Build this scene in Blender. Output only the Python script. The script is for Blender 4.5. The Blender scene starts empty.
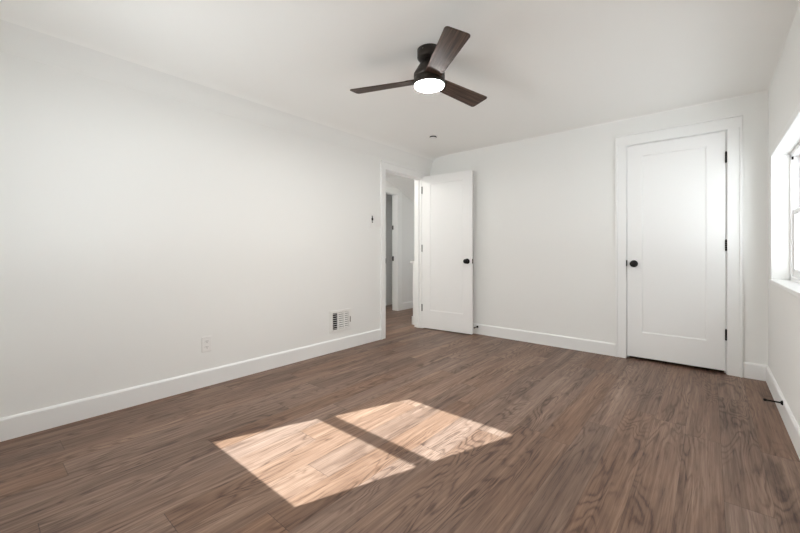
import bpy, bmesh, math, random
from mathutils import Vector, Matrix

C = bpy.context.scene.collection
scene = bpy.context.scene

# ------------------------------------------------------------------ camera
CAM_H = 1.033
cam_data = bpy.data.cameras.new('camera')
cam = bpy.data.objects.new('camera', cam_data)
C.objects.link(cam)
cam.location = (0, 0, CAM_H)
cam.rotation_euler = (math.radians(90), 0, math.radians(40.34))
cam_data.sensor_width = 36.0
cam_data.lens = 365.0 / 800.0 * 36.0
cam_data.shift_y = -15.5 / 800.0
cam_data.clip_start = 0.02
scene.camera = cam

# ------------------------------------------------------------------ daylight
world = bpy.data.worlds.new('daylight')
scene.world = world
world.use_nodes = True
bg = world.node_tree.nodes['Background']
bg.inputs['Color'].default_value = (0.93, 0.97, 1.0, 1)
# the sky is brightest on the sun's side
_n = world.node_tree.nodes
_tc = _n.new('ShaderNodeTexCoord')
_dot = _n.new('ShaderNodeVectorMath')
_dot.operation = 'DOT_PRODUCT'
_dot.inputs[1].default_value = (-0.30, -0.95, 0.0)
_mr = _n.new('ShaderNodeMapRange')
_mr.interpolation_type = 'SMOOTHSTEP'
_mr.inputs['From Min'].default_value = 0.3
_mr.inputs['From Max'].default_value = 0.9
_mr.inputs['To Min'].default_value = 2.9
_mr.inputs['To Max'].default_value = 10.5
world.node_tree.links.new(_tc.outputs['Generated'], _dot.inputs[0])
world.node_tree.links.new(_dot.outputs['Value'], _mr.inputs['Value'])
# the world's lower half is made brighter than the sky to lift the ceiling
_sep = _n.new('ShaderNodeSeparateXYZ')
_mz = _n.new('ShaderNodeMapRange')
_mz.inputs['From Min'].default_value = -0.06
_mz.inputs['From Max'].default_value = 0.04
_mz.inputs['To Min'].default_value = 1.5
_mz.inputs['To Max'].default_value = 0.72
_mu = _n.new('ShaderNodeMath')
_mu.operation = 'MULTIPLY'
world.node_tree.links.new(_tc.outputs['Generated'], _sep.inputs[0])
world.node_tree.links.new(_sep.outputs['Z'], _mz.inputs['Value'])
world.node_tree.links.new(_mr.outputs['Result'], _mu.inputs[0])
world.node_tree.links.new(_mz.outputs['Result'], _mu.inputs[1])
world.node_tree.links.new(_mu.outputs[0], bg.inputs['Strength'])

SUN_DIR = Vector((0.360, 0.933, -0.650)).normalized()
sun_data = bpy.data.lights.new('sun', 'SUN')
sun_data.energy = 26.5
sun_data.color = (0.89, 1.0, 1.05)
sun_data.angle = math.radians(0.35)
sun = bpy.data.objects.new('sun', sun_data)
sun.rotation_euler = SUN_DIR.to_track_quat('-Z', 'Y').to_euler()
sun.location = (-3, -5, 5)
C.objects.link(sun)

LED_STRENGTH = 262.0

vs = scene.view_settings
vs.view_transform = 'Standard'
vs.look = 'None'
vs.exposure = 0.06
vs.gamma = 1.0
vs.use_curve_mapping = False
scene.cycles.max_bounces = 20
scene.cycles.diffuse_bounces = 14
scene.cycles.glossy_bounces = 4
scene.cycles.transparent_max_bounces = 12
scene.cycles.sample_clamp_indirect = 6.0


def portal(name, loc, rot, sx, sy):
    d = bpy.data.lights.new(name, 'AREA')
    d.shape = 'RECTANGLE'
    d.size, d.size_y = sx, sy
    d.cycles.is_portal = True
    o = bpy.data.objects.new(name, d)
    o.location = loc
    o.rotation_euler = rot
    C.objects.link(o)


# an area lamp shines along its local -Z: inward from each window and each added opening
portal('daylight_portal', (0.62, 3.01, 1.27), (0, math.radians(90), 0), 1.0, 1.9)
portal('daylight_portal', (-2.14, -0.50, 1.27), (math.radians(90), 0, 0), 1.0, 1.0)
portal('daylight_portal', (-3.62, 6.56, 0.90), (math.radians(-90), 0, 0), 0.75, 0.8)  # added opening at the hall's end
portal('daylight_portal', (-6.56, 4.60, 1.30), (0, math.radians(-90), 0), 1.0, 1.3)  # added opening in the side room


# ------------------------------------------------------------------ materials
def new_mat(name):
    m = bpy.data.materials.new(name)
    m.use_nodes = True
    nt = m.node_tree
    b = nt.nodes['Principled BSDF']
    return m, nt, b


def paint(name, col, rough=0.6, bump=0.02, scale=180, spec=0.3):
    m, nt, b = new_mat(name)
    geo = nt.nodes.new('ShaderNodeNewGeometry')
    n = nt.nodes.new('ShaderNodeTexNoise')
    n.inputs['Scale'].default_value = scale
    n.inputs['Detail'].default_value = 3
    nt.links.new(geo.outputs['Position'], n.inputs['Vector'])
    n2 = nt.nodes.new('ShaderNodeTexNoise')
    n2.inputs['Scale'].default_value = 1.3
    nt.links.new(geo.outputs['Position'], n2.inputs['Vector'])
    mx = nt.nodes.new('ShaderNodeMix')
    mx.data_type = 'RGBA'
    mx.inputs['A'].default_value = (*[c * 0.985 for c in col], 1)
    mx.inputs['B'].default_value = (*col, 1)
    nt.links.new(n2.outputs['Fac'], mx.inputs['Factor'])
    nt.links.new(mx.outputs['Result'], b.inputs['Base Color'])
    bp = nt.nodes.new('ShaderNodeBump')
    bp.inputs['Strength'].default_value = bump
    bp.inputs['Distance'].default_value = 0.004
    nt.links.new(n.outputs['Fac'], bp.inputs['Height'])
    nt.links.new(bp.outputs['Normal'], b.inputs['Normal'])
    b.inputs['Roughness'].default_value = rough
    b.inputs['Specular IOR Level'].default_value = spec
    return m


def plain(name, col, rough=0.5, metal=0.0, spec=0.5):
    m, nt, b = new_mat(name)
    geo = nt.nodes.new('ShaderNodeNewGeometry')
    n = nt.nodes.new('ShaderNodeTexNoise')
    n.inputs['Scale'].default_value = 60
    nt.links.new(geo.outputs['Position'], n.inputs['Vector'])
    mr = nt.nodes.new('ShaderNodeMapRange')
    mr.inputs['To Min'].default_value = max(0.02, rough - 0.05)
    mr.inputs['To Max'].default_value = rough + 0.05
    nt.links.new(n.outputs['Fac'], mr.inputs['Value'])
    nt.links.new(mr.outputs['Result'], b.inputs['Roughness'])
    b.inputs['Base Color'].default_value = (*col, 1)
    b.inputs['Metallic'].default_value = metal
    b.inputs['Specular IOR Level'].default_value = spec
    return m


M_WALL = paint('wall_paint', (0.875, 0.878, 0.862), 0.75)
M_CEIL = paint('ceiling_paint', (0.935, 0.935, 0.915), 0.85)
M_TRIM = paint('trim_paint', (0.888, 0.892, 0.884), 0.42, bump=0.004, spec=0.4)
M_DOOR = paint('door_paint', (0.90, 0.902, 0.895), 0.45, bump=0.004, spec=0.4)
M_HALL = paint('hall_paint', (0.84, 0.84, 0.83), 0.75)
M_BLACK = plain('matte_black_metal', (0.006, 0.0055, 0.005), 0.45, 0.0, 0.25)
M_BRONZE = plain('dark_bronze_metal', (0.040, 0.032, 0.026), 0.38, 0.55)
M_STEEL = plain('satin_steel', (0.35, 0.33, 0.30), 0.35, 1.0)
M_GREY = plain('dark_grey_metal', (0.05, 0.048, 0.045), 0.45, 0.2)
M_PLASTIC = plain('white_plastic', (0.86, 0.855, 0.84), 0.35)
M_VENT = plain('white_enamel', (0.85, 0.85, 0.83), 0.4)
M_VENT_SHADE = plain('vent_shade_black', (0.01, 0.01, 0.01), 0.9)
M_VINYL = plain('white_vinyl', (0.88, 0.88, 0.88), 0.35)

M_GLASS = bpy.data.materials.new('window_glass')
M_GLASS.use_nodes = True
_nt = M_GLASS.node_tree
_nt.nodes.remove(_nt.nodes['Principled BSDF'])
_tr = _nt.nodes.new('ShaderNodeBsdfTransparent')
_tr.inputs['Color'].default_value = (0.96, 0.97, 0.97, 1)
_gl = _nt.nodes.new('ShaderNodeBsdfGlossy')
_gl.inputs['Roughness'].default_value = 0.02
_mx = _nt.nodes.new('ShaderNodeMixShader')
_mx.inputs['Fac'].default_value = 0.05
_nt.links.new(_tr.outputs[0], _mx.inputs[1])
_nt.links.new(_gl.outputs[0], _mx.inputs[2])
_nt.links.new(_mx.outputs[0], _nt.nodes['Material Output'].inputs['Surface'])

M_LED, _nt, _b = new_mat('lit_diffuser')
_b.inputs['Base Color'].default_value = (0.9, 0.9, 0.88, 1)
_b.inputs['Emission Color'].default_value = (1.0, 0.985, 0.96, 1)
_b.inputs['Emission Strength'].default_value = LED_STRENGTH


def ramp(nt, stops):
    r = nt.nodes.new('ShaderNodeValToRGB')
    els = r.color_ramp.elements
    while len(els) < len(stops):
        els.new(0.5)
    for e, (p, c) in zip(els, stops):
        e.position = p
        e.color = (*c, 1)
    return r


def math_node(nt, op, a, b=None, c=None):
    n = nt.nodes.new('ShaderNodeMath')
    n.operation = op
    for i, v in enumerate((a, b, c)):
        if v is None:
            continue
        if isinstance(v, (int, float)):
            n.inputs[i].default_value = v
        else:
            nt.links.new(v, n.inputs[i])
    return n.outputs[0]


def floor_material():
    m, nt, b = new_mat('walnut_planks')
    L = nt.links
    geo = nt.nodes.new('ShaderNodeNewGeometry')
    sep = nt.nodes.new('ShaderNodeSeparateXYZ')
    L.new(geo.outputs['Position'], sep.inputs[0])
    X, Y = sep.outputs[0], sep.outputs[1]
    PW, PL = 0.153, 1.42
    u = math_node(nt, 'DIVIDE', math_node(nt, 'SUBTRACT', X, 0.045), PW)
    iu = math_node(nt, 'FLOOR', u)
    fu = math_node(nt, 'SUBTRACT', u, iu)
    wn = nt.nodes.new('ShaderNodeTexWhiteNoise')
    wn.noise_dimensions = '1D'
    L.new(iu, wn.inputs['W'])
    v = math_node(nt, 'ADD', math_node(nt, 'DIVIDE', Y, PL), wn.outputs['Value'])
    iv = math_node(nt, 'FLOOR', v)
    fv = math_node(nt, 'SUBTRACT', v, iv)
    pid = math_node(nt, 'ADD', math_node(nt, 'MULTIPLY', iu, 17.31), math_node(nt, 'MULTIPLY', iv, 5.77))
    w2 = nt.nodes.new('ShaderNodeTexWhiteNoise')
    w2.noise_dimensions = '1D'
    L.new(pid, w2.inputs['W'])
    sr = nt.nodes.new('ShaderNodeSeparateColor')
    L.new(w2.outputs['Color'], sr.inputs[0])
    R1, R2, R3 = sr.outputs[0], sr.outputs[1], sr.outputs[2]

    def coords(sx, sy, k):
        cb = nt.nodes.new('ShaderNodeCombineXYZ')
        L.new(math_node(nt, 'ADD', math_node(nt, 'MULTIPLY', X, sx), math_node(nt, 'MULTIPLY', R1, 37.0 * k)), cb.inputs[0])
        L.new(math_node(nt, 'ADD', math_node(nt, 'MULTIPLY', Y, sy), math_node(nt, 'MULTIPLY', R2, 53.0 * k)), cb.inputs[1])
        L.new(math_node(nt, 'MULTIPLY', R3, 19.0), cb.inputs[2])
        return cb.outputs[0]

    def noise(vec, detail, rough=0.5, dist=0.0):
        n = nt.nodes.new('ShaderNodeTexNoise')
        n.inputs['Scale'].default_value = 1.0
        n.inputs['Detail'].default_value = detail
        n.inputs['Roughness'].default_value = rough
        n.inputs['Distortion'].default_value = dist
        L.new(vec, n.inputs['Vector'])
        return n.outputs['Fac']
    def maprange(val, f0, f1, t0, t1):
        n = nt.nodes.new('ShaderNodeMapRange')
        for k, q in (('From Min', f0), ('From Max', f1), ('To Min', t0), ('To Max', t1)):
            n.inputs[k].default_value = q
        L.new(val, n.inputs['Value'])
        return n.outputs[0]
    # growth rings: contour lines of a smooth field stretched along the plank
    field = noise(coords(7.0, 1.0, 1), 2.0, 0.45, 0.6)
    wob = noise(coords(70, 14, 1.3), 3, 0.6)
    ph = math_node(nt, 'ADD', math_node(nt, 'MULTIPLY', field, 105.0), math_node(nt, 'MULTIPLY', wob, 3.5))
    ring = math_node(nt, 'MULTIPLY_ADD', math_node(nt, 'SINE', ph), 0.5, 0.5)
    line = math_node(nt, 'POWER', ring, 3.0)
    mask = maprange(noise(coords(9, 1.4, 2.6), 2), 0.38, 0.62, 0.0, 1.0)
    line = math_node(nt, 'MULTIPLY', line, mask)
    band = noise(coords(10, 0.9, 0.7), 3, 0.6)
    fibre = maprange(noise(coords(230, 3.2, 2.1), 3, 0.7), 0.35, 0.75, 0.0, 1.0)
    streak = noise(coords(55, 1.6, 1.7), 4, 0.65)
    pores = maprange(noise(coords(120, 6.5, 3.3), 2, 0.5), 0.60, 0.72, 0.0, 1.0)
    f = math_node(nt, 'MULTIPLY_ADD', band, 0.50, 0.06)
    f = math_node(nt, 'ADD', f, math_node(nt, 'MULTIPLY', streak, 0.60))
    f = math_node(nt, 'ADD', f, math_node(nt, 'MULTIPLY_ADD', R3, 0.08, -0.04))
    f = math_node(nt, 'SUBTRACT', f, math_node(nt, 'MULTIPLY', line, 0.21))
    f = math_node(nt, 'SUBTRACT', f, math_node(nt, 'MULTIPLY_ADD', fibre, 0.15, -0.07))
    f = math_node(nt, 'SUBTRACT', f, math_node(nt, 'MULTIPLY', pores, 0.13))
    r = ramp(nt, [(0.28, (0.052, 0.028, 0.019)), (0.46, (0.118, 0.071, 0.050)),
                  (0.64, (0.200, 0.128, 0.093)), (0.86, (0.33, 0.230, 0.172))])
    L.new(f, r.inputs[0])
    hsv = nt.nodes.new('ShaderNodeHueSaturation')
    hsv.inputs['Saturation'].default_value = 1.0
    L.new(math_node(nt, 'MULTIPLY_ADD', R2, 0.12, 0.93), hsv.inputs['Value'])
    L.new(math_node(nt, 'MULTIPLY_ADD', R1, 0.22, 0.97), hsv.inputs['Saturation'])
    L.new(r.outputs[0], hsv.inputs['Color'])
    # seams
    eu = math_node(nt, 'MULTIPLY', math_node(nt, 'MINIMUM', fu, math_node(nt, 'SUBTRACT', 1.0, fu)), PW)
    ev = math_node(nt, 'MULTIPLY', math_node(nt, 'MINIMUM', fv, math_node(nt, 'SUBTRACT', 1.0, fv)), PL)
    e = math_node(nt, 'MINIMUM', math_node(nt, 'ADD', eu, 0.0005), ev)
    mr = nt.nodes.new('ShaderNodeMapRange')
    mr.inputs['From Min'].default_value = 0.0006
    mr.inputs['From Max'].default_value = 0.0018
    mr.inputs['To Min'].default_value = 0.42
    mr.inputs['To Max'].default_value = 1.0
    L.new(e, mr.inputs['Value'])
    mul = nt.nodes.new('ShaderNodeMix')
    mul.data_type = 'RGBA'
    mul.blend_type = 'MULTIPLY'
    mul.inputs['Factor'].default_value = 1.0
    L.new(hsv.outputs[0], mul.inputs['A'])
    L.new(mr.outputs[0], mul.inputs['B'])
    L.new(mul.outputs['Result'], b.inputs['Base Color'])
    rr = nt.nodes.new('ShaderNodeMapRange')
    rr.inputs['To Min'].default_value = 0.50
    rr.inputs['To Max'].default_value = 0.38
    L.new(f, rr.inputs['Value'])
    L.new(rr.outputs[0], b.inputs['Roughness'])
    b.inputs['Specular IOR Level'].default_value = 0.35
    bp = nt.nodes.new('ShaderNodeBump')
    bp.inputs['Strength'].default_value = 0.12
    bp.inputs['Distance'].default_value = 0.0015
    L.new(math_node(nt, 'ADD', f, mr.outputs[0]), bp.inputs['Height'])
    L.new(bp.outputs['Normal'], b.inputs['Normal'])
    return m


def blade_material():
    m, nt, b = new_mat('dark_walnut_blade')
    L = nt.links
    tc = nt.nodes.new('ShaderNodeTexCoord')
    mp = nt.nodes.new('ShaderNodeMapping')
    mp.inputs['Scale'].default_value = (3.0, 75.0, 75.0)
    L.new(tc.outputs['Object'], mp.inputs['Vector'])
    n = nt.nodes.new('ShaderNodeTexNoise')
    n.inputs['Scale'].default_value = 1.0
    n.inputs['Detail'].default_value = 4
    n.inputs['Roughness'].default_value = 0.6
    L.new(mp.outputs[0], n.inputs['Vector'])
    r = ramp(nt, [(0.32, (0.018, 0.010, 0.007)), (0.52, (0.070, 0.042, 0.030)), (0.72, (0.17, 0.112, 0.083))])
    L.new(n.outputs['Fac'], r.inputs[0])
    L.new(r.outputs[0], b.inputs['Base Color'])
    b.inputs['Roughness'].default_value = 0.5
    b.inputs['Specular IOR Level'].default_value = 0.22
    return m


M_FLOOR = floor_material()
M_BLADE = blade_material()


# ------------------------------------------------------------------ helpers
def add_box(bm, lo, hi, mat=0):
    x0, y0, z0 = lo
    x1, y1, z1 = hi
    v = [bm.verts.new(p) for p in ((x0, y0, z0), (x1, y0, z0), (x1, y1, z0), (x0, y1, z0),
                                   (x0, y0, z1), (x1, y0, z1), (x1, y1, z1), (x0, y1, z1))]
    fs = []
    for q in ((0, 3, 2, 1), (4, 5, 6, 7), (0, 1, 5, 4), (1, 2, 6, 5), (2, 3, 7, 6), (3, 0, 4, 7)):
        f = bm.faces.new([v[i] for i in q])
        f.material_index = mat
        fs.append(f)
    return fs


def add_lathe(bm, profile, axis='Z', origin=(0, 0, 0), seg=40, smooth=True):
    """profile: (radius, height) pairs from bottom to top, spun about the axis."""
    o = Vector(origin)
    rings = []
    for r, h in profile:
        ring = []
        if r < 1e-6:
            p = {'Z': (0, 0, h), 'X': (h, 0, 0), 'Y': (0, h, 0)}[axis]
            ring = [bm.verts.new(o + Vector(p))]
        else:
            for k in range(seg):
                t = 2 * math.pi * k / seg
                a, b = r * math.cos(t), r * math.sin(t)
                p = {'Z': (a, b, h), 'X': (h, a, b), 'Y': (b, h, a)}[axis]
                ring.append(bm.verts.new(o + Vector(p)))
        rings.append(ring)
    for A, B in zip(rings, rings[1:]):
        for k in range(seg):
            k2 = (k + 1) % seg
            if len(A) == 1 and len(B) == 1:
                continue
            if len(A) == 1:
                f = bm.faces.new((A[0], B[k2], B[k])) if False else bm.faces.new((A[0], B[k], B[k2]))
            elif len(B) == 1:
                f = bm.faces.new((A[k], B[0], A[k2]))
            else:
                f = bm.faces.new((A[k], A[k2], B[k2], B[k]))
            f.smooth = smooth
    return rings


def add_prism(bm, pts, axis, a0, a1, smooth=False):
    """Closed 2-D outline swept along an axis; pts are (x,z) for Y, (y,z) for X, (x,y) for Z."""
    def P(p, a):
        return {'Y': (p[0], a, p[1]), 'X': (a, p[0], p[1]), 'Z': (p[0], p[1], a)}[axis]
    A = [bm.verts.new(P(p, a0)) for p in pts]
    B = [bm.verts.new(P(p, a1)) for p in pts]
    n = len(pts)
    for i in range(n):
        j = (i + 1) % n
        f = bm.faces.new((A[i], A[j], B[j], B[i]))
        f.smooth = smooth
    bm.faces.new(A[::-1])
    bm.faces.new(B)


def obj(name, bm, mats, parent=None, bevel=0.0, bevel_seg=2, fix=True):
    if fix:
        bmesh.ops.recalc_face_normals(bm, faces=bm.faces[:])
    me = bpy.data.meshes.new(name)
    bm.to_mesh(me)
    bm.free()
    for m in (mats if isinstance(mats, (list, tuple)) else [mats]):
        me.materials.append(m)
    o = bpy.data.objects.new(name, me)
    C.objects.link(o)
    if parent is not None:
        o.parent = parent
    if bevel > 0:
        md = o.modifiers.new('bevel', 'BEVEL')
        md.width = bevel
        md.segments = bevel_seg
        md.limit_method = 'ANGLE'
        md.angle_limit = math.radians(40)
    return o


def box(name, lo, hi, mat, parent=None, bevel=0.0):
    bm = bmesh.new()
    add_box(bm, lo, hi)
    return obj(name, bm, mat, parent, bevel)


def tag(o, label, cat=None, group=None, kind=None):
    o['label'] = label
    if cat:
        o['category'] = cat
    if group:
        o['group'] = group
    if kind:
        o['kind'] = kind
    return o


def thing(name, label, cat, loc=(0, 0, 0), rot=(0, 0, 0), group=None, kind=None):
    o = bpy.data.objects.new(name, None)
    o.empty_display_size = 0.05
    C.objects.link(o)
    o.location = loc
    o.rotation_euler = rot
    return tag(o, label, cat, group, kind)


def struct(o, label, cat):
    return tag(o, label, cat, None, 'structure')


def wall_boxes(bm, axis, t0, t1, s0, s1, z0, z1, openings):
    """A wall slab along an axis with rectangular openings (a0, a1, zb, zt)."""
    ss = sorted({s0, s1, *[o[0] for o in openings], *[o[1] for o in openings]})
    zs = sorted({z0, z1, *[o[2] for o in openings], *[o[3] for o in openings]})
    for i in range(len(ss) - 1):
        for j in range(len(zs) - 1):
            cs, cz = (ss[i] + ss[i + 1]) / 2, (zs[j] + zs[j + 1]) / 2
            if any(a < cs < b and c < cz < d for a, b, c, d in openings):
                continue
            if axis == 'X':
                add_box(bm, (ss[i], t0, zs[j]), (ss[i + 1], t1, zs[j + 1]))
            else:
                add_box(bm, (t0, ss[i], zs[j]), (t1, ss[i + 1], zs[j + 1]))
    bmesh.ops.remove_doubles(bm, verts=bm.verts[:], dist=1e-5)
    # drop the inner faces shared by neighbouring blocks
    seen = {}
    for f in bm.faces[:]:
        k = tuple(sorted(v.index for v in f.verts)) if False else frozenset(f.verts)
        seen.setdefault(k, []).append(f)
    dead = [f for fs in seen.values() if len(fs) > 1 for f in fs]
    bmesh.ops.delete(bm, geom=dead, context='FACES')


# ------------------------------------------------------------------ the room's measures
LX, RX, BY, FY, CZ = -2.94, 0.352, 4.10, -0.28, 2.312
LT = 0.11                      # left wall thickness
OPEN_Y0, OPEN_Y1, OPEN_Z = 3.187, 3.908, 1.995
HX = -4.12                     # hall's far wall
CLX0, CLX1, CLZ = -0.612, 0.104, 2.043   # closet door opening
RW = dict(y0=2.15, y1=3.83, z0=0.82, z1=1.735)
FW = dict(x0=-2.578, x1=-1.680, z0=0.745, z1=1.735)

# ------------------------------------------------------------------ structure
struct(box('floor', (-6.5, -0.6, -0.12), (0.6, 6.5, 0.0), M_FLOOR),
       'walnut brown wood plank floor running the length of the empty room', 'floor')

bm = bmesh.new()
wall_boxes(bm, 'Y', LX - LT, LX, FY - 0.2, 6.5, 0.0, 2.6, [(OPEN_Y0 - 0.02, OPEN_Y1 + 0.02, -0.01, OPEN_Z + 0.02)])
struct(obj('wall_left', bm, M_WALL), 'long plain off-white wall with the doorway to the hall', 'wall')

bm = bmesh.new()
wall_boxes(bm, 'X', BY, BY + 0.11, LX, 0.552, 0.0, 2.6, [(CLX0 - 0.02, CLX1 + 0.02, -0.01, CLZ + 0.02)])
struct(obj('wall_back', bm, M_WALL), 'off-white end wall holding the closed panel door', 'wall')

bm = bmesh.new()
wall_boxes(bm, 'Y', RX, RX + 0.2, FY - 0.2, BY, 0.0, 2.6, [(RW['y0'], RW['y1'], RW['z0'], RW['z1'])])
struct(obj('wall_right', bm, M_WALL), 'off-white window wall beside the closed panel door', 'wall')

bm = bmesh.new()
wall_boxes(bm, 'X', FY - 0.2, FY, LX, RX, 0.0, 2.6, [(FW['x0'], FW['x1'], FW['z0'], FW['z1'])])
struct(obj('wall_front', bm, M_WALL), 'off-white wall whose window lets the sunlight onto the planks', 'wall')

# ceiling: flat plaster, eased into the end and right walls and canted down over the left wall
bm = bmesh.new()


def strip(bm, A, B, smooth=True):
    va = [bm.verts.new(p) for p in A]
    vb = [bm.verts.new(p) for p in B]
    for i in range(len(A) - 1):
        f = bm.faces.new((va[i], va[i + 1], vb[i + 1], vb[i]))
        f.smooth = smooth


prof = [(LX + 0.001, 2.118), (LX + 0.012, 2.150), (LX + 0.030, 2.200), (LX + 0.046, 2.245), (LX + 0.062, 2.266),
        (LX + 0.084, 2.281), (LX + 0.115, 2.293), (LX + 0.16, 2.302), (LX + 0.22, 2.3085), (LX + 0.30, CZ)]
R = 0.012
for k in range(0, 7):
    t = math.pi / 2 * k / 6
    prof.append((RX - R + R * math.sin(t), CZ - R + R * math.cos(t)))
yb = BY - R
strip(bm, [(x, FY, z) for x, z in prof], [(x, yb, z) for x, z in prof])
rows = []
for k in range(0, 7):
    t = math.pi / 2 * k / 6
    rows.append([(x, yb + R * math.sin(t), z - (R - R * math.cos(t)) if z > CZ - R - 0.002 else z) for x, z in prof])
for A, B in zip(rows, rows[1:]):
    strip(bm, A, B)
strip(bm, [(LX + 0.05, BY - 0.0005, 2.25), (LX + 0.05, BY - 0.0005, 2.25)], [(LX + 0.06, BY - 0.0005, 2.26), (LX + 0.06, BY - 0.0005, 2.26)])
bmesh.ops.remove_doubles(bm, verts=bm.verts[:], dist=1e-5)
for f in bm.faces:
    c = f.calc_center_median()
    if c.x < LX + 0.07:
        f.material_index = 1
add_box(bm, (LX - LT, FY - 0.2, 2.36), (RX + 0.2, BY + 0.11, 2.66))
struct(obj('ceiling', bm, [M_CEIL, M_WALL]), 'flat off-white plaster ceiling with soft rounded edges', 'ceiling')


# baseboards
def baseboard(name, axis, a0, a1, face, out, label):
    """A 125 mm board with an eased top; face = wall plane, out = +1/-1 into the room."""
    t, h = 0.014, 0.125
    pts = [(face, 0.0), (face + out * t, 0.0), (face + out * t, h - 0.012), (face + out * (t - 0.004), h - 0.004),
           (face + out * 0.006, h), (face, h)]
    bm = bmesh.new()
    add_prism(bm, pts, axis, a0, a1)
    return struct(obj(name, bm, M_TRIM), label, 'baseboard')


baseboard('baseboard_left', 'Y', FY, 3.108, LX, 1, 'white baseboard along the long left wall below the vent')
baseboard('baseboard_back', 'X', LX, -0.704, BY, -1, 'white baseboard between the open door and the closed door')
baseboard('baseboard_corner', 'X', 0.206, RX - 0.014, BY, -1, 'short white baseboard between closed door and window wall')
baseboard('baseboard_right', 'Y', FY, BY, RX, -1, 'white baseboard under the window')
baseboard('baseboard_front', 'X', LX + 0.014, RX - 0.014, FY, 1, 'white baseboard under the sunlit window')


# casings
def casing(bm, axis, face, out, a0, a1, z0, z1, band):
    """One flat board of casing with a thicker back band on its outer edge ('lo', 'hi' or 'top')."""
    t, tb, wb = 0.016, 0.026, 0.018
    def bx(s0, s1, q0, q1, th):
        lo, hi = sorted((face, face + out * th))
        if axis == 'X':
            add_box(bm, (s0, lo, q0), (s1, hi, q1))
        else:
            add_box(bm, (lo, s0, q0), (hi, s1, q1))
    if band == 'lo':
        bx(a0, a0 + wb, z0, z1, tb)
        bx(a0 + wb, a1, z0, z1, t)
    elif band == 'hi':
        bx(a1 - wb, a1, z0, z1, tb)
        bx(a0, a1 - wb, z0, z1, t)
    else:
        bx(a0, a1, z1 - wb, z1, tb)
        bx(a0, a1, z0, z1 - wb, t)


cw = 0.092
bm = bmesh.new()
casing(bm, 'X', BY, -1, CLX0 - cw, CLX0 - 0.004, 0, CLZ + 0.004, 'lo')
casing(bm, 'X', BY, -1, CLX1 + 0.006, CLX1 + 0.1, 0, CLZ + 0.004, 'hi')
casing(bm, 'X', BY, -1, CLX0 - cw, CLX1 + 0.1, CLZ + 0.004, CLZ + 0.113, 'top')
# jamb lining and stop
add_box(bm, (CLX0 - 0.02, BY, 0), (CLX0, BY + 0.11, CLZ))
add_box(bm, (CLX1, BY, 0), (CLX1 + 0.02, BY + 0.11, CLZ))
add_box(bm, (CLX0 - 0.02, BY, CLZ), (CLX1 + 0.02, BY + 0.11, CLZ + 0.02))
add_box(bm, (CLX0, BY + 0.040, 0), (CLX0 + 0.012, BY + 0.075, CLZ))
add_box(bm, (CLX1 - 0.012, BY + 0.040, 0), (CLX1, BY + 0.075, CLZ))
add_box(bm, (CLX0, BY + 0.040, CLZ - 0.012), (CLX1, BY + 0.075, CLZ))
t1 = struct(obj('trim_1', bm, M_TRIM, bevel=0.0015, bevel_seg=1), 'white casing around the closed panel door', 'door casing')
box('strike_plate', (CLX0 - 0.0035, BY - 0.017, 0.888), (CLX0 + 0.0018, BY + 0.03, 0.945), M_BLACK, t1)['label'] = 'black strike plate'

bm = bmesh.new()
casing(bm, 'Y', LX, 1, OPEN_Y0 - 0.084, OPEN_Y0 - 0.004, 0, OPEN_Z + 0.004, 'lo')
casing(bm, 'Y', LX, 1, OPEN_Y1 + 0.006, OPEN_Y1 + 0.1, 0, OPEN_Z + 0.004, 'hi')
casing(bm, 'Y', LX, 1, OPEN_Y0 - 0.084, OPEN_Y1 + 0.1, OPEN_Z + 0.004, OPEN_Z + 0.1, 'top')
for s in (0,):
    add_box(bm, (LX - LT, OPEN_Y0 - 0.02, 0), (LX, OPEN_Y0, OPEN_Z))
    add_box(bm, (LX - LT, OPEN_Y1, 0), (LX, OPEN_Y1 + 0.02, OPEN_Z))
    add_box(bm, (LX - LT, OPEN_Y0 - 0.02, OPEN_Z), (LX, OPEN_Y1 + 0.02, OPEN_Z + 0.02))
    add_box(bm, (LX - 0.075, OPEN_Y0, 0), (LX - 0.040, OPEN_Y0 + 0.012, OPEN_Z))
    add_box(bm, (LX - 0.075, OPEN_Y1 - 0.012, 0), (LX - 0.040, OPEN_Y1, OPEN_Z))
    add_box(bm, (LX - 0.075, OPEN_Y0, OPEN_Z - 0.012), (LX - 0.040, OPEN_Y1, OPEN_Z))
# casing on the hall side
for lo, hi in (((LX - LT - 0.016, OPEN_Y0 - 0.084, 0), (LX - LT, OPEN_Y0 - 0.004, OPEN_Z + 0.096)),
               ((LX - LT - 0.016, OPEN_Y1 + 0.004, 0), (LX - LT, OPEN_Y1 + 0.070, OPEN_Z + 0.096)),
               ((LX - LT - 0.016, OPEN_Y0 - 0.004, OPEN_Z + 0.004), (LX - LT, OPEN_Y1 + 0.004, OPEN_Z + 0.096))):
    add_box(bm, lo, hi)
t2 = struct(obj('trim_2', bm, M_TRIM, bevel=0.0015, bevel_seg=1), 'white jamb and casing of the doorway to the hall', 'door casing')
box('strike_plate', (LX - 0.038, OPEN_Y0 - 0.001, 0.885), (LX + 0.0165, OPEN_Y0 + 0.0018, 0.945), M_GREY, t2)['label'] = 'dark metal strike plate'


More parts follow.
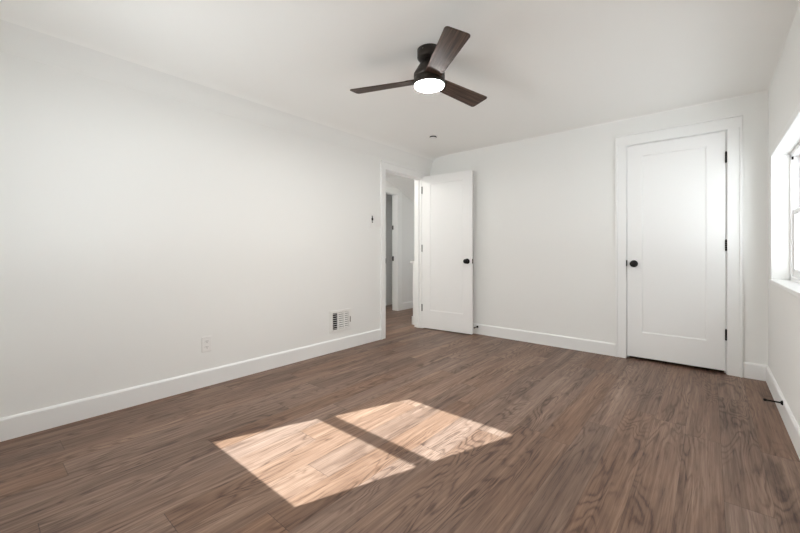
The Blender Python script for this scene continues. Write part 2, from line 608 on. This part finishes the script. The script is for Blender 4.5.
# ------------------------------------------------------------------ doors
def door_slab(w, h, t, sl, sr, top, bot, rec=0.008, bev=0.010):
    """Single recessed-panel door: x 0..w, y 0 (front) .. t (back), z 0..h."""
    bm = bmesh.new()
    def face_ring(y, d):
        def rect(x0, x1, z0, z1, yy):
            return [bm.verts.new(p) for p in ((x0, yy, z0), (x1, yy, z0), (x1, yy, z1), (x0, yy, z1))]
        O = rect(0, w, 0, h, y)
        I = rect(sl, w - sr, bot, h - top, y)
        P = rect(sl + bev, w - sr - bev, bot + bev, h - top - bev, y + d * rec)
        for i in range(4):
            j = (i + 1) % 4
            bm.faces.new((O[i], O[j], I[j], I[i]))
            bm.faces.new((I[i], I[j], P[j], P[i]))
        bm.faces.new(P)
        return O
    A = face_ring(0, 1)
    B = face_ring(t, -1)
    for i in range(4):
        j = (i + 1) % 4
        bm.faces.new((A[i], A[j], B[j], B[i]))
    return bm


def knob(parent, x, z, y, out):
    """Round black knob on a round rose; out = -1 towards the viewer's side of the slab."""
    s = out
    bm = bmesh.new()
    add_lathe(bm, [(0, s * 0.026), (0.010, s * 0.026), (0.012, s * 0.034), (0.020, s * 0.038), (0.0265, s * 0.045), (0.0285, s * 0.053),
                   (0.0265, s * 0.060), (0.019, s * 0.065), (0.009, s * 0.067), (0, s * 0.0672)], 'Y', (x, y, z))
    k = obj('knob', bm, M_BLACK, parent)
    k['label'] = 'round black door knob'
    bm = bmesh.new()
    add_lathe(bm, [(0, 0), (0.033, 0), (0.033, s * 0.004), (0.029, s * 0.009), (0.012, s * 0.011), (0.011, s * 0.028), (0, s * 0.028)], 'Y', (x, y, z))
    obj('rose', bm, M_BLACK, k)
    return k


def hinge(parent, x, y, z, mat, label, leaf=None, dx=1):
    bm = bmesh.new()
    for k in range(5):
        add_lathe(bm, [(0, 0.0005), (0.0065, 0.0005), (0.0065, 0.0175), (0, 0.0175)], 'Z', (x, y, z - 0.045 + 0.018 * k), seg=14)
    add_lathe(bm, [(0, 0), (0.004, 0), (0.005, 0.004), (0, 0.007)], 'Z', (x, y, z + 0.045), seg=12)
    if leaf:
        add_box(bm, *leaf)
    h = obj('hinge', bm, mat, parent)
    h['label'] = label
    return h


# closed closet door
d1 = obj('door_1', door_slab(CLX1 - CLX0 - 0.007, 2.012, 0.035, 0.118, 0.122, 0.104, 0.235, 0.006), M_DOOR, bevel=0.001, bevel_seg=1)
d1.location = (CLX0 + 0.0035, BY + 0.001, 0.027)
struct(d1, 'closed white single-panel door with black knob on the end wall', 'door')
knob(d1, 0.055, 0.885, 0.0, -1)
dw = CLX1 - CLX0 - 0.007
for z in (1.79, 1.052, 0.302):
    hinge(d1, dw + 0.002, -0.006, z, M_BLACK, 'black butt hinge')

# open bedroom door, swung into the room along the end wall
ang = math.radians(5.0)
d2 = obj('door_2', door_slab(0.712, 2.012, 0.035, 0.118, 0.118, 0.104, 0.235, 0.005), M_DOOR, bevel=0.001, bevel_seg=1)
d2.location = (LX + 0.012, OPEN_Y1 + 0.001, 0.012)
d2.rotation_euler = (0, 0, ang)
struct(d2, 'open white single-panel door swung back against the end wall', 'door')
knob(d2, 0.712 - 0.062, 0.895, 0.0, -1)
for z in (1.83, 1.055, 0.265):
    hinge(d2, -0.004, -0.004, z, M_GREY, 'dark grey butt hinge')
bm = bmesh.new()
add_box(bm, (0.7112, 0.005, 0.867), (0.7132, 0.030, 0.923))
lp = obj('latch_plate', bm, M_BLACK, d2)
lp['label'] = 'black latch plate'
bm = bmesh.new()
add_prism(bm, [(0.7125, 0.010), (0.724, 0.010), (0.7125, 0.025)], 'Z', 0.886, 0.904)
obj('latch_bolt', bm, M_STEEL, lp)['label'] = 'bright latch bolt'

# closet behind the closed door (dark, seen only through the gap under it)
bm = bmesh.new()
add_box(bm, (-0.95, BY + 0.75, 0), (0.50, BY + 0.80, 2.6))
add_box(bm, (-1.00, BY + 0.11, 0), (-0.95, BY + 0.80, 2.6))
add_box(bm, (0.45, BY + 0.11, 0), (0.50, BY + 0.75, 2.6))
add_box(bm, (-1.00, BY + 0.11, 2.4), (0.50, BY + 0.80, 2.6))
struct(obj('wall_closet', bm, M_WALL), 'closet walls behind the closed panel door', 'wall')


# ------------------------------------------------------------------ windows
def sash(root, axis, s0, s1, z0, z1, q0, q1, stile, bot, top, wide=None):
    """A sash and its pane; axis is the direction the window runs along, q the depth range."""
    bm = bmesh.new()
    def bx(a0, a1, c0, c1, d0=q0, d1=q1):
        lo, hi = min(d0, d1), max(d0, d1)
        if axis == 'X':
            add_box(bm, (a0, lo, c0), (a1, hi, c1))
        else:
            add_box(bm, (lo, a0, c0), (hi, a1, c1))
    bx(s0, s0 + stile, z0, z1)
    far = wide or stile
    bx(s1 - far, s1, z0, z1)
    bx(s0 + stile, s1 - far, z0, z0 + bot)
    bx(s0 + stile, s1 - far, z1 - top, z1)
    s = obj('sash', bm, M_VINYL, root)
    bm = bmesh.new()
    mid = (q0 + q1) / 2
    bx(s0 + stile - 0.004, s1 - far + 0.004, z0 + bot - 0.004, z1 - top + 0.004, mid - 0.002, mid + 0.002)
    obj('pane', bm, M_GLASS, s)['label'] = 'clear glass pane'
    return s


def casing_frame(bm, axis, face, out, a0, a1, z0, z1, w, t):
    lo, hi = sorted((face, face + out * t))
    for s0, s1, c0, c1 in ((a0 - w, a0, z0, z1 + w), (a1, a1 + w, z0, z1 + w), (a0, a1, z1, z1 + w)):
        if axis == 'X':
            add_box(bm, (s0, lo, c0), (s1, hi, c1))
        else:
            add_box(bm, (lo, s0, c0), (hi, s1, c1))


# right-hand window: a pair of double-hung units in one deep opening
w1 = thing('window_1', 'white double-hung window in a deep reveal beside the closed door', 'window', kind='structure')
bm = bmesh.new()
casing_frame(bm, 'Y', RX, -1, RW['y0'], RW['y1'], RW['z0'], RW['z1'], 0.048, 0.008)
obj('casing', bm, M_TRIM, w1, bevel=0.003)
box('sill', (RX - 0.014, RW['y0'] - 0.05, RW['z0'] - 0.022), (RX + 0.12, RW['y1'] + 0.05, RW['z0'] + 0.004), M_TRIM, w1, bevel=0.004)
bm = bmesh.new()
fx0, fx1 = RX + 0.088, RX + 0.185
ym = (RW['y0'] + RW['y1']) / 2
for lo, hi in (((fx0, RW['y0'], RW['z0']), (fx1, RW['y0'] + 0.028, RW['z1'])),
               ((fx0, RW['y1'] - 0.028, RW['z0']), (fx1, RW['y1'], RW['z1'])),
               ((fx0, RW['y0'], RW['z1'] - 0.028), (fx1, RW['y1'], RW['z1'])),
               ((fx0, RW['y0'], RW['z0'] + 0.004), (fx1, RW['y1'], RW['z0'] + 0.032)),
               ((fx0, ym - 0.035, RW['z0']), (fx1, ym + 0.035, RW['z1']))):
    add_box(bm, lo, hi)
obj('frame', bm, M_VINYL, w1, bevel=0.002)
for a0, a1 in ((RW['y0'] + 0.028, ym - 0.035), (ym + 0.035, RW['y1'] - 0.028)):
    low = sash(w1, 'Y', a0, a1, RW['z0'] + 0.032, 1.325, fx0 + 0.014, fx0 + 0.044, 0.042, 0.052, 0.036)
    sash(w1, 'Y', a0, a1, 1.285, RW['z1'] - 0.028, fx0 + 0.048, fx0 + 0.078, 0.042, 0.036, 0.042)
    box('sash_lock', (fx0 + 0.016, (a0 + a1) / 2 - 0.03, 1.325), (fx0 + 0.040, (a0 + a1) / 2 + 0.03, 1.338), M_VINYL, low, bevel=0.004)
bm = bmesh.new()
add_box(bm, (fx0 + 0.004, RW['y1'] - 0.034, 1.685), (fx0 + 0.014, RW['y1'] - 0.026, 1.709))
obj('limiter', bm, M_BLACK, w1, bevel=0.001)['label'] = 'small black limiter at the top of the window frame'

# front window: its two panes throw the two patches of sun
w2 = thing('window_2', 'white double-hung window the sun shines in by', 'window', kind='structure')
bm = bmesh.new()
casing_frame(bm, 'X', FY, 1, FW['x0'], FW['x1'], FW['z0'], FW['z1'], 0.048, 0.016)
obj('casing', bm, M_TRIM, w2, bevel=0.003)
box('sill', (FW['x0'] - 0.055, FY - 0.085, FW['z0'] - 0.022), (FW['x1'] + 0.055, FY + 0.022, FW['z0'] + 0.004), M_TRIM, w2, bevel=0.004)
bm = bmesh.new()
fy0, fy1 = -0.445, -0.365
for lo, hi in (((FW['x0'], fy0, FW['z0']), (FW['x0'] + 0.012, fy1, FW['z1'])),
               ((FW['x1'] - 0.032, fy0, FW['z0']), (FW['x1'], fy1, FW['z1'])),
               ((FW['x0'], fy0, FW['z1'] - 0.012), (FW['x1'], fy1, FW['z1'])),
               ((FW['x0'], fy0, FW['z0']), (FW['x1'], fy1, 0.819))):
    add_box(bm, lo, hi)
obj('frame', bm, M_VINYL, w2, bevel=0.002)
# clear openings: lower 0.858..1.244, upper 1.310..1.679, x -2.529..-1.760
sash(w2, 'X', -2.566, -1.711, 0.817, 1.284, -0.405, -0.375, 0.037, 0.036, 0.040)
sash(w2, 'X', -2.566, -1.711, 1.272, 1.723, -0.435, -0.405, 0.0365, 0.038, 0.044, wide=0.049)

# ------------------------------------------------------------------ the hall beyond the doorway
bm = bmesh.new()
wall_boxes(bm, 'Y', HX - 0.11, HX, 2.0, 6.5, 0.0, 2.6, [(3.93, 4.785, -0.01, 2.02)])
struct(obj('wall_hall_far', bm, M_HALL), 'pale grey hall wall with a cased doorway', 'wall')
bm = bmesh.new()
add_box(bm, (HX - 0.11, 2.0, 0), (LX - LT, 2.1, 2.6))
wall_boxes(bm, 'X', 6.4, 6.5, -6.5, LX - LT, 0.0, 2.6, [(-3.95, -3.3, 0.55, 1.25)])  # unseen opening added to let daylight into the hall
struct(obj('wall_hall_ends', bm, M_HALL), 'end walls closing the hall', 'wall')
bm = bmesh.new()
add_prism(bm, [(2.0, 2.24), (4.45, 2.24), (6.5, 1.44), (6.5, 2.7), (2.0, 2.7)], 'X', HX - 0.11, LX - LT)
struct(obj('ceiling_hall', bm, M_HALL), 'hall ceiling sloping down towards its far end', 'ceiling')
bm = bmesh.new()
add_box(bm, (-4.80, 4.98, 0), (-4.70, 6.4, 2.6))
add_box(bm, (-6.5, 2.0, 0), (HX - 0.11, 2.1, 2.6))
wall_boxes(bm, 'Y', -6.5, -6.4, 2.1, 6.4, 0.0, 2.6, [(4.0, 5.2, 0.85, 1.75)])  # unseen opening, added so daylight reaches the hall through its doorway
add_box(bm, (-6.5, 2.0, 2.25), (HX - 0.11, 6.5, 2.6))
struct(obj('wall_side_room', bm, M_HALL), 'pale walls of the room seen through the hall doorway', 'wall')
baseboard('baseboard_hall', 'Y', 4.885, 6.4, HX, 1, 'white baseboard at the far side of the hall')
bm = bmesh.new()
for lo, hi in (((HX, 4.77, 0), (HX + 0.016, 4.885, 2.11)), ((HX, 3.84, 0), (HX + 0.016, 3.944, 2.11)),
               ((HX, 3.944, 2.01), (HX + 0.016, 4.77, 2.11)),
               ((HX - 0.11, 4.77, 0), (HX, 4.785, 2.01)), ((HX - 0.11, 3.93, 0), (HX, 3.945, 2.01)),
               ((HX - 0.11, 3.93, 2.005), (HX, 4.785, 2.02))):
    add_box(bm, lo, hi)
t3 = struct(obj('trim_3', bm, M_TRIM, bevel=0.0015, bevel_seg=1), 'white casing of the doorway across the hall', 'door casing')
box('hinge', (HX - 0.108, 4.766, 1.405), (HX - 0.080, 4.771, 1.475), M_BLACK, t3)['label'] = 'black hinge leaf'
box('strike_plate', (HX - 0.108, 4.766, 0.86), (HX - 0.072, 4.771, 0.94), M_BLACK, t3)['label'] = 'black strike plate'
bm = bmesh.new()
add_prism(bm, [(-4.70, 0), (-4.686, 0), (-4.686, 0.115), (-4.694, 0.125), (-4.70, 0.125)], 'Y', 4.98, 6.4)
struct(obj('baseboard_side_room', bm, M_TRIM), 'white baseboard inside the room across the hall', 'baseboard')
# stair guard
bm = bmesh.new()
add_box(bm, (-3.185, 4.03, 0), (LX - LT, 5.6, 0.865))
wg = struct(obj('wall_stair_guard', bm, M_TRIM), 'low white half wall just beyond the hall doorway', 'wall')
box('cap', (-3.215, 4.005, 0.865), (LX - LT, 5.62, 0.892), M_TRIM, wg, bevel=0.004)
bm = bmesh.new()
add_box(bm, (-3.199, 4.016, 0), (-3.185, 5.6, 0.118))
add_box(bm, (-3.199, 4.016, 0), (LX - LT, 4.03, 0.118))
obj('baseboard', bm, M_TRIM, wg, bevel=0.002)

# unseen globe lamp, added to brighten the hall
lamp = thing('added_hall_lamp', 'unseen white globe lamp added to brighten the hall', 'lamp', (-3.58, 2.75, 2.24))
bm = bmesh.new()
add_lathe(bm, [(0, -0.03), (0.055, -0.03), (0.06, -0.02), (0.06, 0), (0, 0)])
obj('base', bm, M_PLASTIC, lamp)
bm = bmesh.new()
add_lathe(bm, [(0.1 * math.sin(math.pi * k / 16), -0.125 - 0.1 * math.cos(math.pi * k / 16)) for k in range(17)])
M_GLOBE, _nt, _b = new_mat('lit_globe')
_b.inputs['Emission Color'].default_value = (1.0, 0.98, 0.94, 1)
_b.inputs['Emission Strength'].default_value = 56.0
obj('lamp_shade', bm, M_GLOBE, lamp)

# ------------------------------------------------------------------ ceiling fan
FX, FYY, BZ = -1.362, 1.892, 2.122
fan = thing('ceiling_fan', 'dark bronze three-blade ceiling fan with a lit round light', 'ceiling fan', (FX, FYY, CZ))


def dz(z):
    return z - CZ


bm = bmesh.new()
add_lathe(bm, [(0, dz(2.255)), (0.062, dz(2.252)), (0.072, dz(2.255)), (0.077, dz(2.262)), (0.077, dz(2.3115)), (0, dz(2.3115))])
cn = obj('canopy', bm, M_BRONZE, fan)
bm = bmesh.new()
for t in (-1.5,):
    add_lathe(bm, [(0, 0), (0.004, 0.0), (0.004, 0.002), (0, 0.003)], 'Z', (0.0775 * math.cos(t), 0.0775 * math.sin(t), dz(2.29)), seg=10)
obj('screw', bm, M_STEEL, cn)
bm = bmesh.new()
add_lathe(bm, [(0, dz(2.236)), (0.036, dz(2.236)), (0.036, dz(2.2555)), (0, dz(2.2555))])
obj('neck', bm, M_BRONZE, fan)
bm = bmesh.new()
add_lathe(bm, [(0, dz(2.084)), (0.096, dz(2.084)), (0.0985, dz(2.087)), (0.0985, dz(2.1285)), (0.0965, dz(2.1295)), (0.0965, dz(2.1315)),
               (0.0985, dz(2.1325)), (0.0985, dz(2.158)), (0.0975, dz(2.161)), (0.052, dz(2.236)), (0.046, dz(2.242)), (0, dz(2.242))], seg=56)
obj('motor_housing', bm, M_BRONZE, fan)
bm = bmesh.new()
add_lathe(bm, [(0, dz(2.076)), (0.050, dz(2.0763)), (0.085, dz(2.0778)), (0.0925, dz(2.0805)), (0.0945, dz(2.0845)), (0, dz(2.0845))], seg=56)
obj('light_lens', bm, M_LED, fan)['label'] = 'lit round white diffuser'


def blade_bm():
    """Blade along +X, rounded tip corners, slight camber; width narrows a little to the root."""
    bm = bmesh.new()
    r = 0.020
    x0, x1, w0, w1_ = 0.085, 0.534, 0.104, 0.139
    edge = [(x0, -w0 / 2)]
    for cx, cy, a0 in ((x1 - r, -w1_ / 2 + r, -90), (x1 - r, w1_ / 2 - r, 0)):
        for k in range(7):
            t = math.radians(a0 + 15 * k)
            edge.append((cx + r * math.cos(t), cy + r * math.sin(t)))
    edge.append((x0, w0 / 2))
    add_prism(bm, edge, 'Z', -0.003, 0.003)
    return bm


src = obj('blade', blade_bm(), M_BLADE, fan, bevel=0.0015, bevel_seg=2)
for k in range(3):
    b = src if k == 0 else src.copy()
    if k:
        C.objects.link(b)
    b.parent = fan
    # the counter-clockwise edge hangs lower
    b.matrix_local = (Matrix.Translation((0, 0, dz(BZ))) @ Matrix.Rotation(math.radians(201.4 + 120 * k), 4, 'Z')
                      @ Matrix.Rotation(math.radians(-12.3), 4, 'X'))
    bm = bmesh.new()
    add_box(bm, (0.070, -0.036, 0.002), (0.150, 0.036, 0.010))
    obj('bracket', bm, M_BRONZE, b, bevel=0.003)

# ------------------------------------------------------------------ small fittings
sd = thing('smoke_detector', 'small round white smoke detector on the ceiling near the doorway', 'smoke detector', (-2.343, 3.326, CZ))
bm = bmesh.new()
add_lathe(bm, [(0, -0.010), (0.054, -0.010), (0.057, -0.007), (0.057, 0), (0, 0)])
obj('base', bm, M_PLASTIC, sd)
bm = bmesh.new()
add_lathe(bm, [(0, -0.022), (0.038, -0.022), (0.038, -0.009), (0, -0.009)])
obj('vent_slot', bm, M_BLACK, sd)['label'] = 'dark slot round the detector'
bm = bmesh.new()
add_lathe(bm, [(0, -0.029), (0.025, -0.029), (0.034, -0.026), (0.036, -0.021), (0, -0.021)])
obj('cover', bm, M_PLASTIC, sd)

# wall register
vt = thing('wall_vent', 'white louvred air vent low on the left wall', 'vent', (LX, 2.503, 0.3085))
vw, vh = 0.286, 0.224
bm = bmesh.new()
yb0, yb1 = -vw / 2, vw / 2
cols = [(-0.108, -0.048), (-0.030, 0.036), (0.054, 0.108)]
zi = vh / 2 - 0.026
add_box(bm, (0.0, yb0, zi), (0.008, yb1, vh / 2))
add_box(bm, (0.0, yb0, -vh / 2), (0.008, yb1, -zi))
ed = [yb0] + [v for c in cols for v in c] + [yb1]
for i in range(0, len(ed), 2):
    add_box(bm, (0.0, ed[i], -zi), (0.008, ed[i + 1], zi))
fr = obj('frame', bm, M_VENT, vt, bevel=0.0015)
box('shade_sheet', (0.0004, cols[0][0], -zi), (0.0010, cols[2][1], zi), M_VENT_SHADE, vt)['label'] = 'black sheet for the shade behind the louvres'  # black sheet on the wall paints the shade between the louvres
for ci, (a, b_) in enumerate(cols):
    bm = bmesh.new()
    n = 8
    for k in range(n):
        zc = -zi + (k + 0.5) * 2 * zi / n
        if ci == 0:
            add_prism(bm, [(0.0012, zc - 0.0025), (0.0070, zc + 0.0005), (0.0070, zc + 0.0040), (0.0012, zc + 0.001)], 'Y', a, b_)
        else:
            add_prism(bm, [(0.0012, zc - 0.0092), (0.0060, zc - 0.0080), (0.0060, zc + 0.0078), (0.0012, zc + 0.0078)], 'Y', a, b_)
    obj('louvre', bm, M_VENT, vt)
bm = bmesh.new()
add_box(bm, (0.006, 0.122, -0.03), (0.016, 0.127, 0.03))
obj('lever', bm, M_STEEL, vt, bevel=0.001)['label'] = 'metal damper lever'


def plate_bm(w, h, t=0.006):
    bm = bmesh.new()
    add_box(bm, (0, -w / 2, -h / 2), (t, w / 2, h / 2))
    return bm


ot = thing('wall_outlet', 'white duplex power outlet low on the left wall', 'outlet', (LX, 1.172, 0.320))
obj('cover_plate', plate_bm(0.072, 0.117), M_PLASTIC, ot, bevel=0.003)
for z in (0.021, -0.021):
    bm = bmesh.new()
    add_prism(bm, [(0.017 * math.cos(t * math.pi / 8) * (1 if True else 1), z + 0.0145 * math.sin(t * math.pi / 8)) for t in range(16)], 'X', 0.005, 0.0085)
    rc = obj('receptacle', bm, M_PLASTIC, ot)
    bm = bmesh.new()
    add_box(bm, (0.0084, -0.0075, z - 0.001), (0.0090, -0.0052, z + 0.008))
    add_box(bm, (0.0084, 0.0052, z - 0.001), (0.0090, 0.0075, z + 0.007))
    add_box(bm, (0.0084, -0.0022, z - 0.010), (0.0090, 0.0022, z - 0.005))
    obj('slot', bm, M_GREY, rc)['label'] = 'dark plug slots'

fc = thing('wall_control', 'white wall remote holder with dark buttons beside the doorway', 'wall control', (LX, 2.957, 1.375))
obj('cover_plate', plate_bm(0.074, 0.170), M_PLASTIC, fc, bevel=0.004)
bm = bmesh.new()
add_box(bm, (0.006, -0.021, -0.066), (0.016, 0.021, 0.066))
rm = obj('remote', bm, M_PLASTIC, fc, bevel=0.004)
bm = bmesh.new()
add_prism(bm, [(0.014 * math.cos(t * math.pi / 10), 0.021 + 0.022 * math.sin(t * math.pi / 10)) for t in range(20)], 'X', 0.0155, 0.0185)
obj('button', bm, M_BLACK, rm)['label'] = 'black oval button'
bm = bmesh.new()
add_prism(bm, [(0.010 * math.cos(t * math.pi / 10), -0.013 + 0.008 * math.sin(t * math.pi / 10)) for t in range(20)], 'X', 0.0155, 0.0178)
obj('button', bm, M_GREY, rm)['label'] = 'grey button'
bm = bmesh.new()
add_prism(bm, [(0.010 * math.cos(t * math.pi / 10), 0.052 + 0.007 * math.sin(t * math.pi / 10)) for t in range(20)], 'X', 0.0155, 0.0178)
obj('button', bm, M_GREY, rm)['label'] = 'grey button'

sw = thing('light_switch', 'plain white light switch between the wall remote and the doorway casing', 'switch', (LX, 3.062, 1.372))
obj('cover_plate', plate_bm(0.072, 0.117), M_PLASTIC, sw, bevel=0.003)
bm = bmesh.new()
add_prism(bm, [(0.005, -0.033), (0.0075, -0.033), (0.0105, 0.033), (0.005, 0.033)], 'Y', -0.0165, 0.0165)
obj('rocker', bm, M_PLASTIC, sw)


def door_stop(loc, rz, label):
    t = thing('door_stop', label, 'door stop', loc, (0, 0, rz), 'black baseboard door stops')
    bm = bmesh.new()
    add_lathe(bm, [(0, 0), (0.014, 0), (0.014, 0.004), (0.009, 0.010), (0, 0.010)], 'X', seg=20)
    obj('base', bm, M_BLACK, t)
    bm = bmesh.new()
    add_lathe(bm, [(0, 0.008), (0.0048, 0.008), (0.0048, 0.072), (0, 0.072)], 'X', seg=16)
    obj('rod', bm, M_BLACK, t)
    bm = bmesh.new()
    add_lathe(bm, [(0, 0.070), (0.007, 0.070), (0.008, 0.074), (0.008, 0.082), (0.006, 0.085), (0, 0.085)], 'X', seg=16)
    obj('tip', bm, M_BLACK, t)


door_stop((RX - 0.014, 3.20, 0.108), math.pi, 'black door stop on the baseboard under the window')
door_stop((-2.205, BY - 0.014, 0.090), -math.pi / 2, 'black door stop on the baseboard behind the open door')
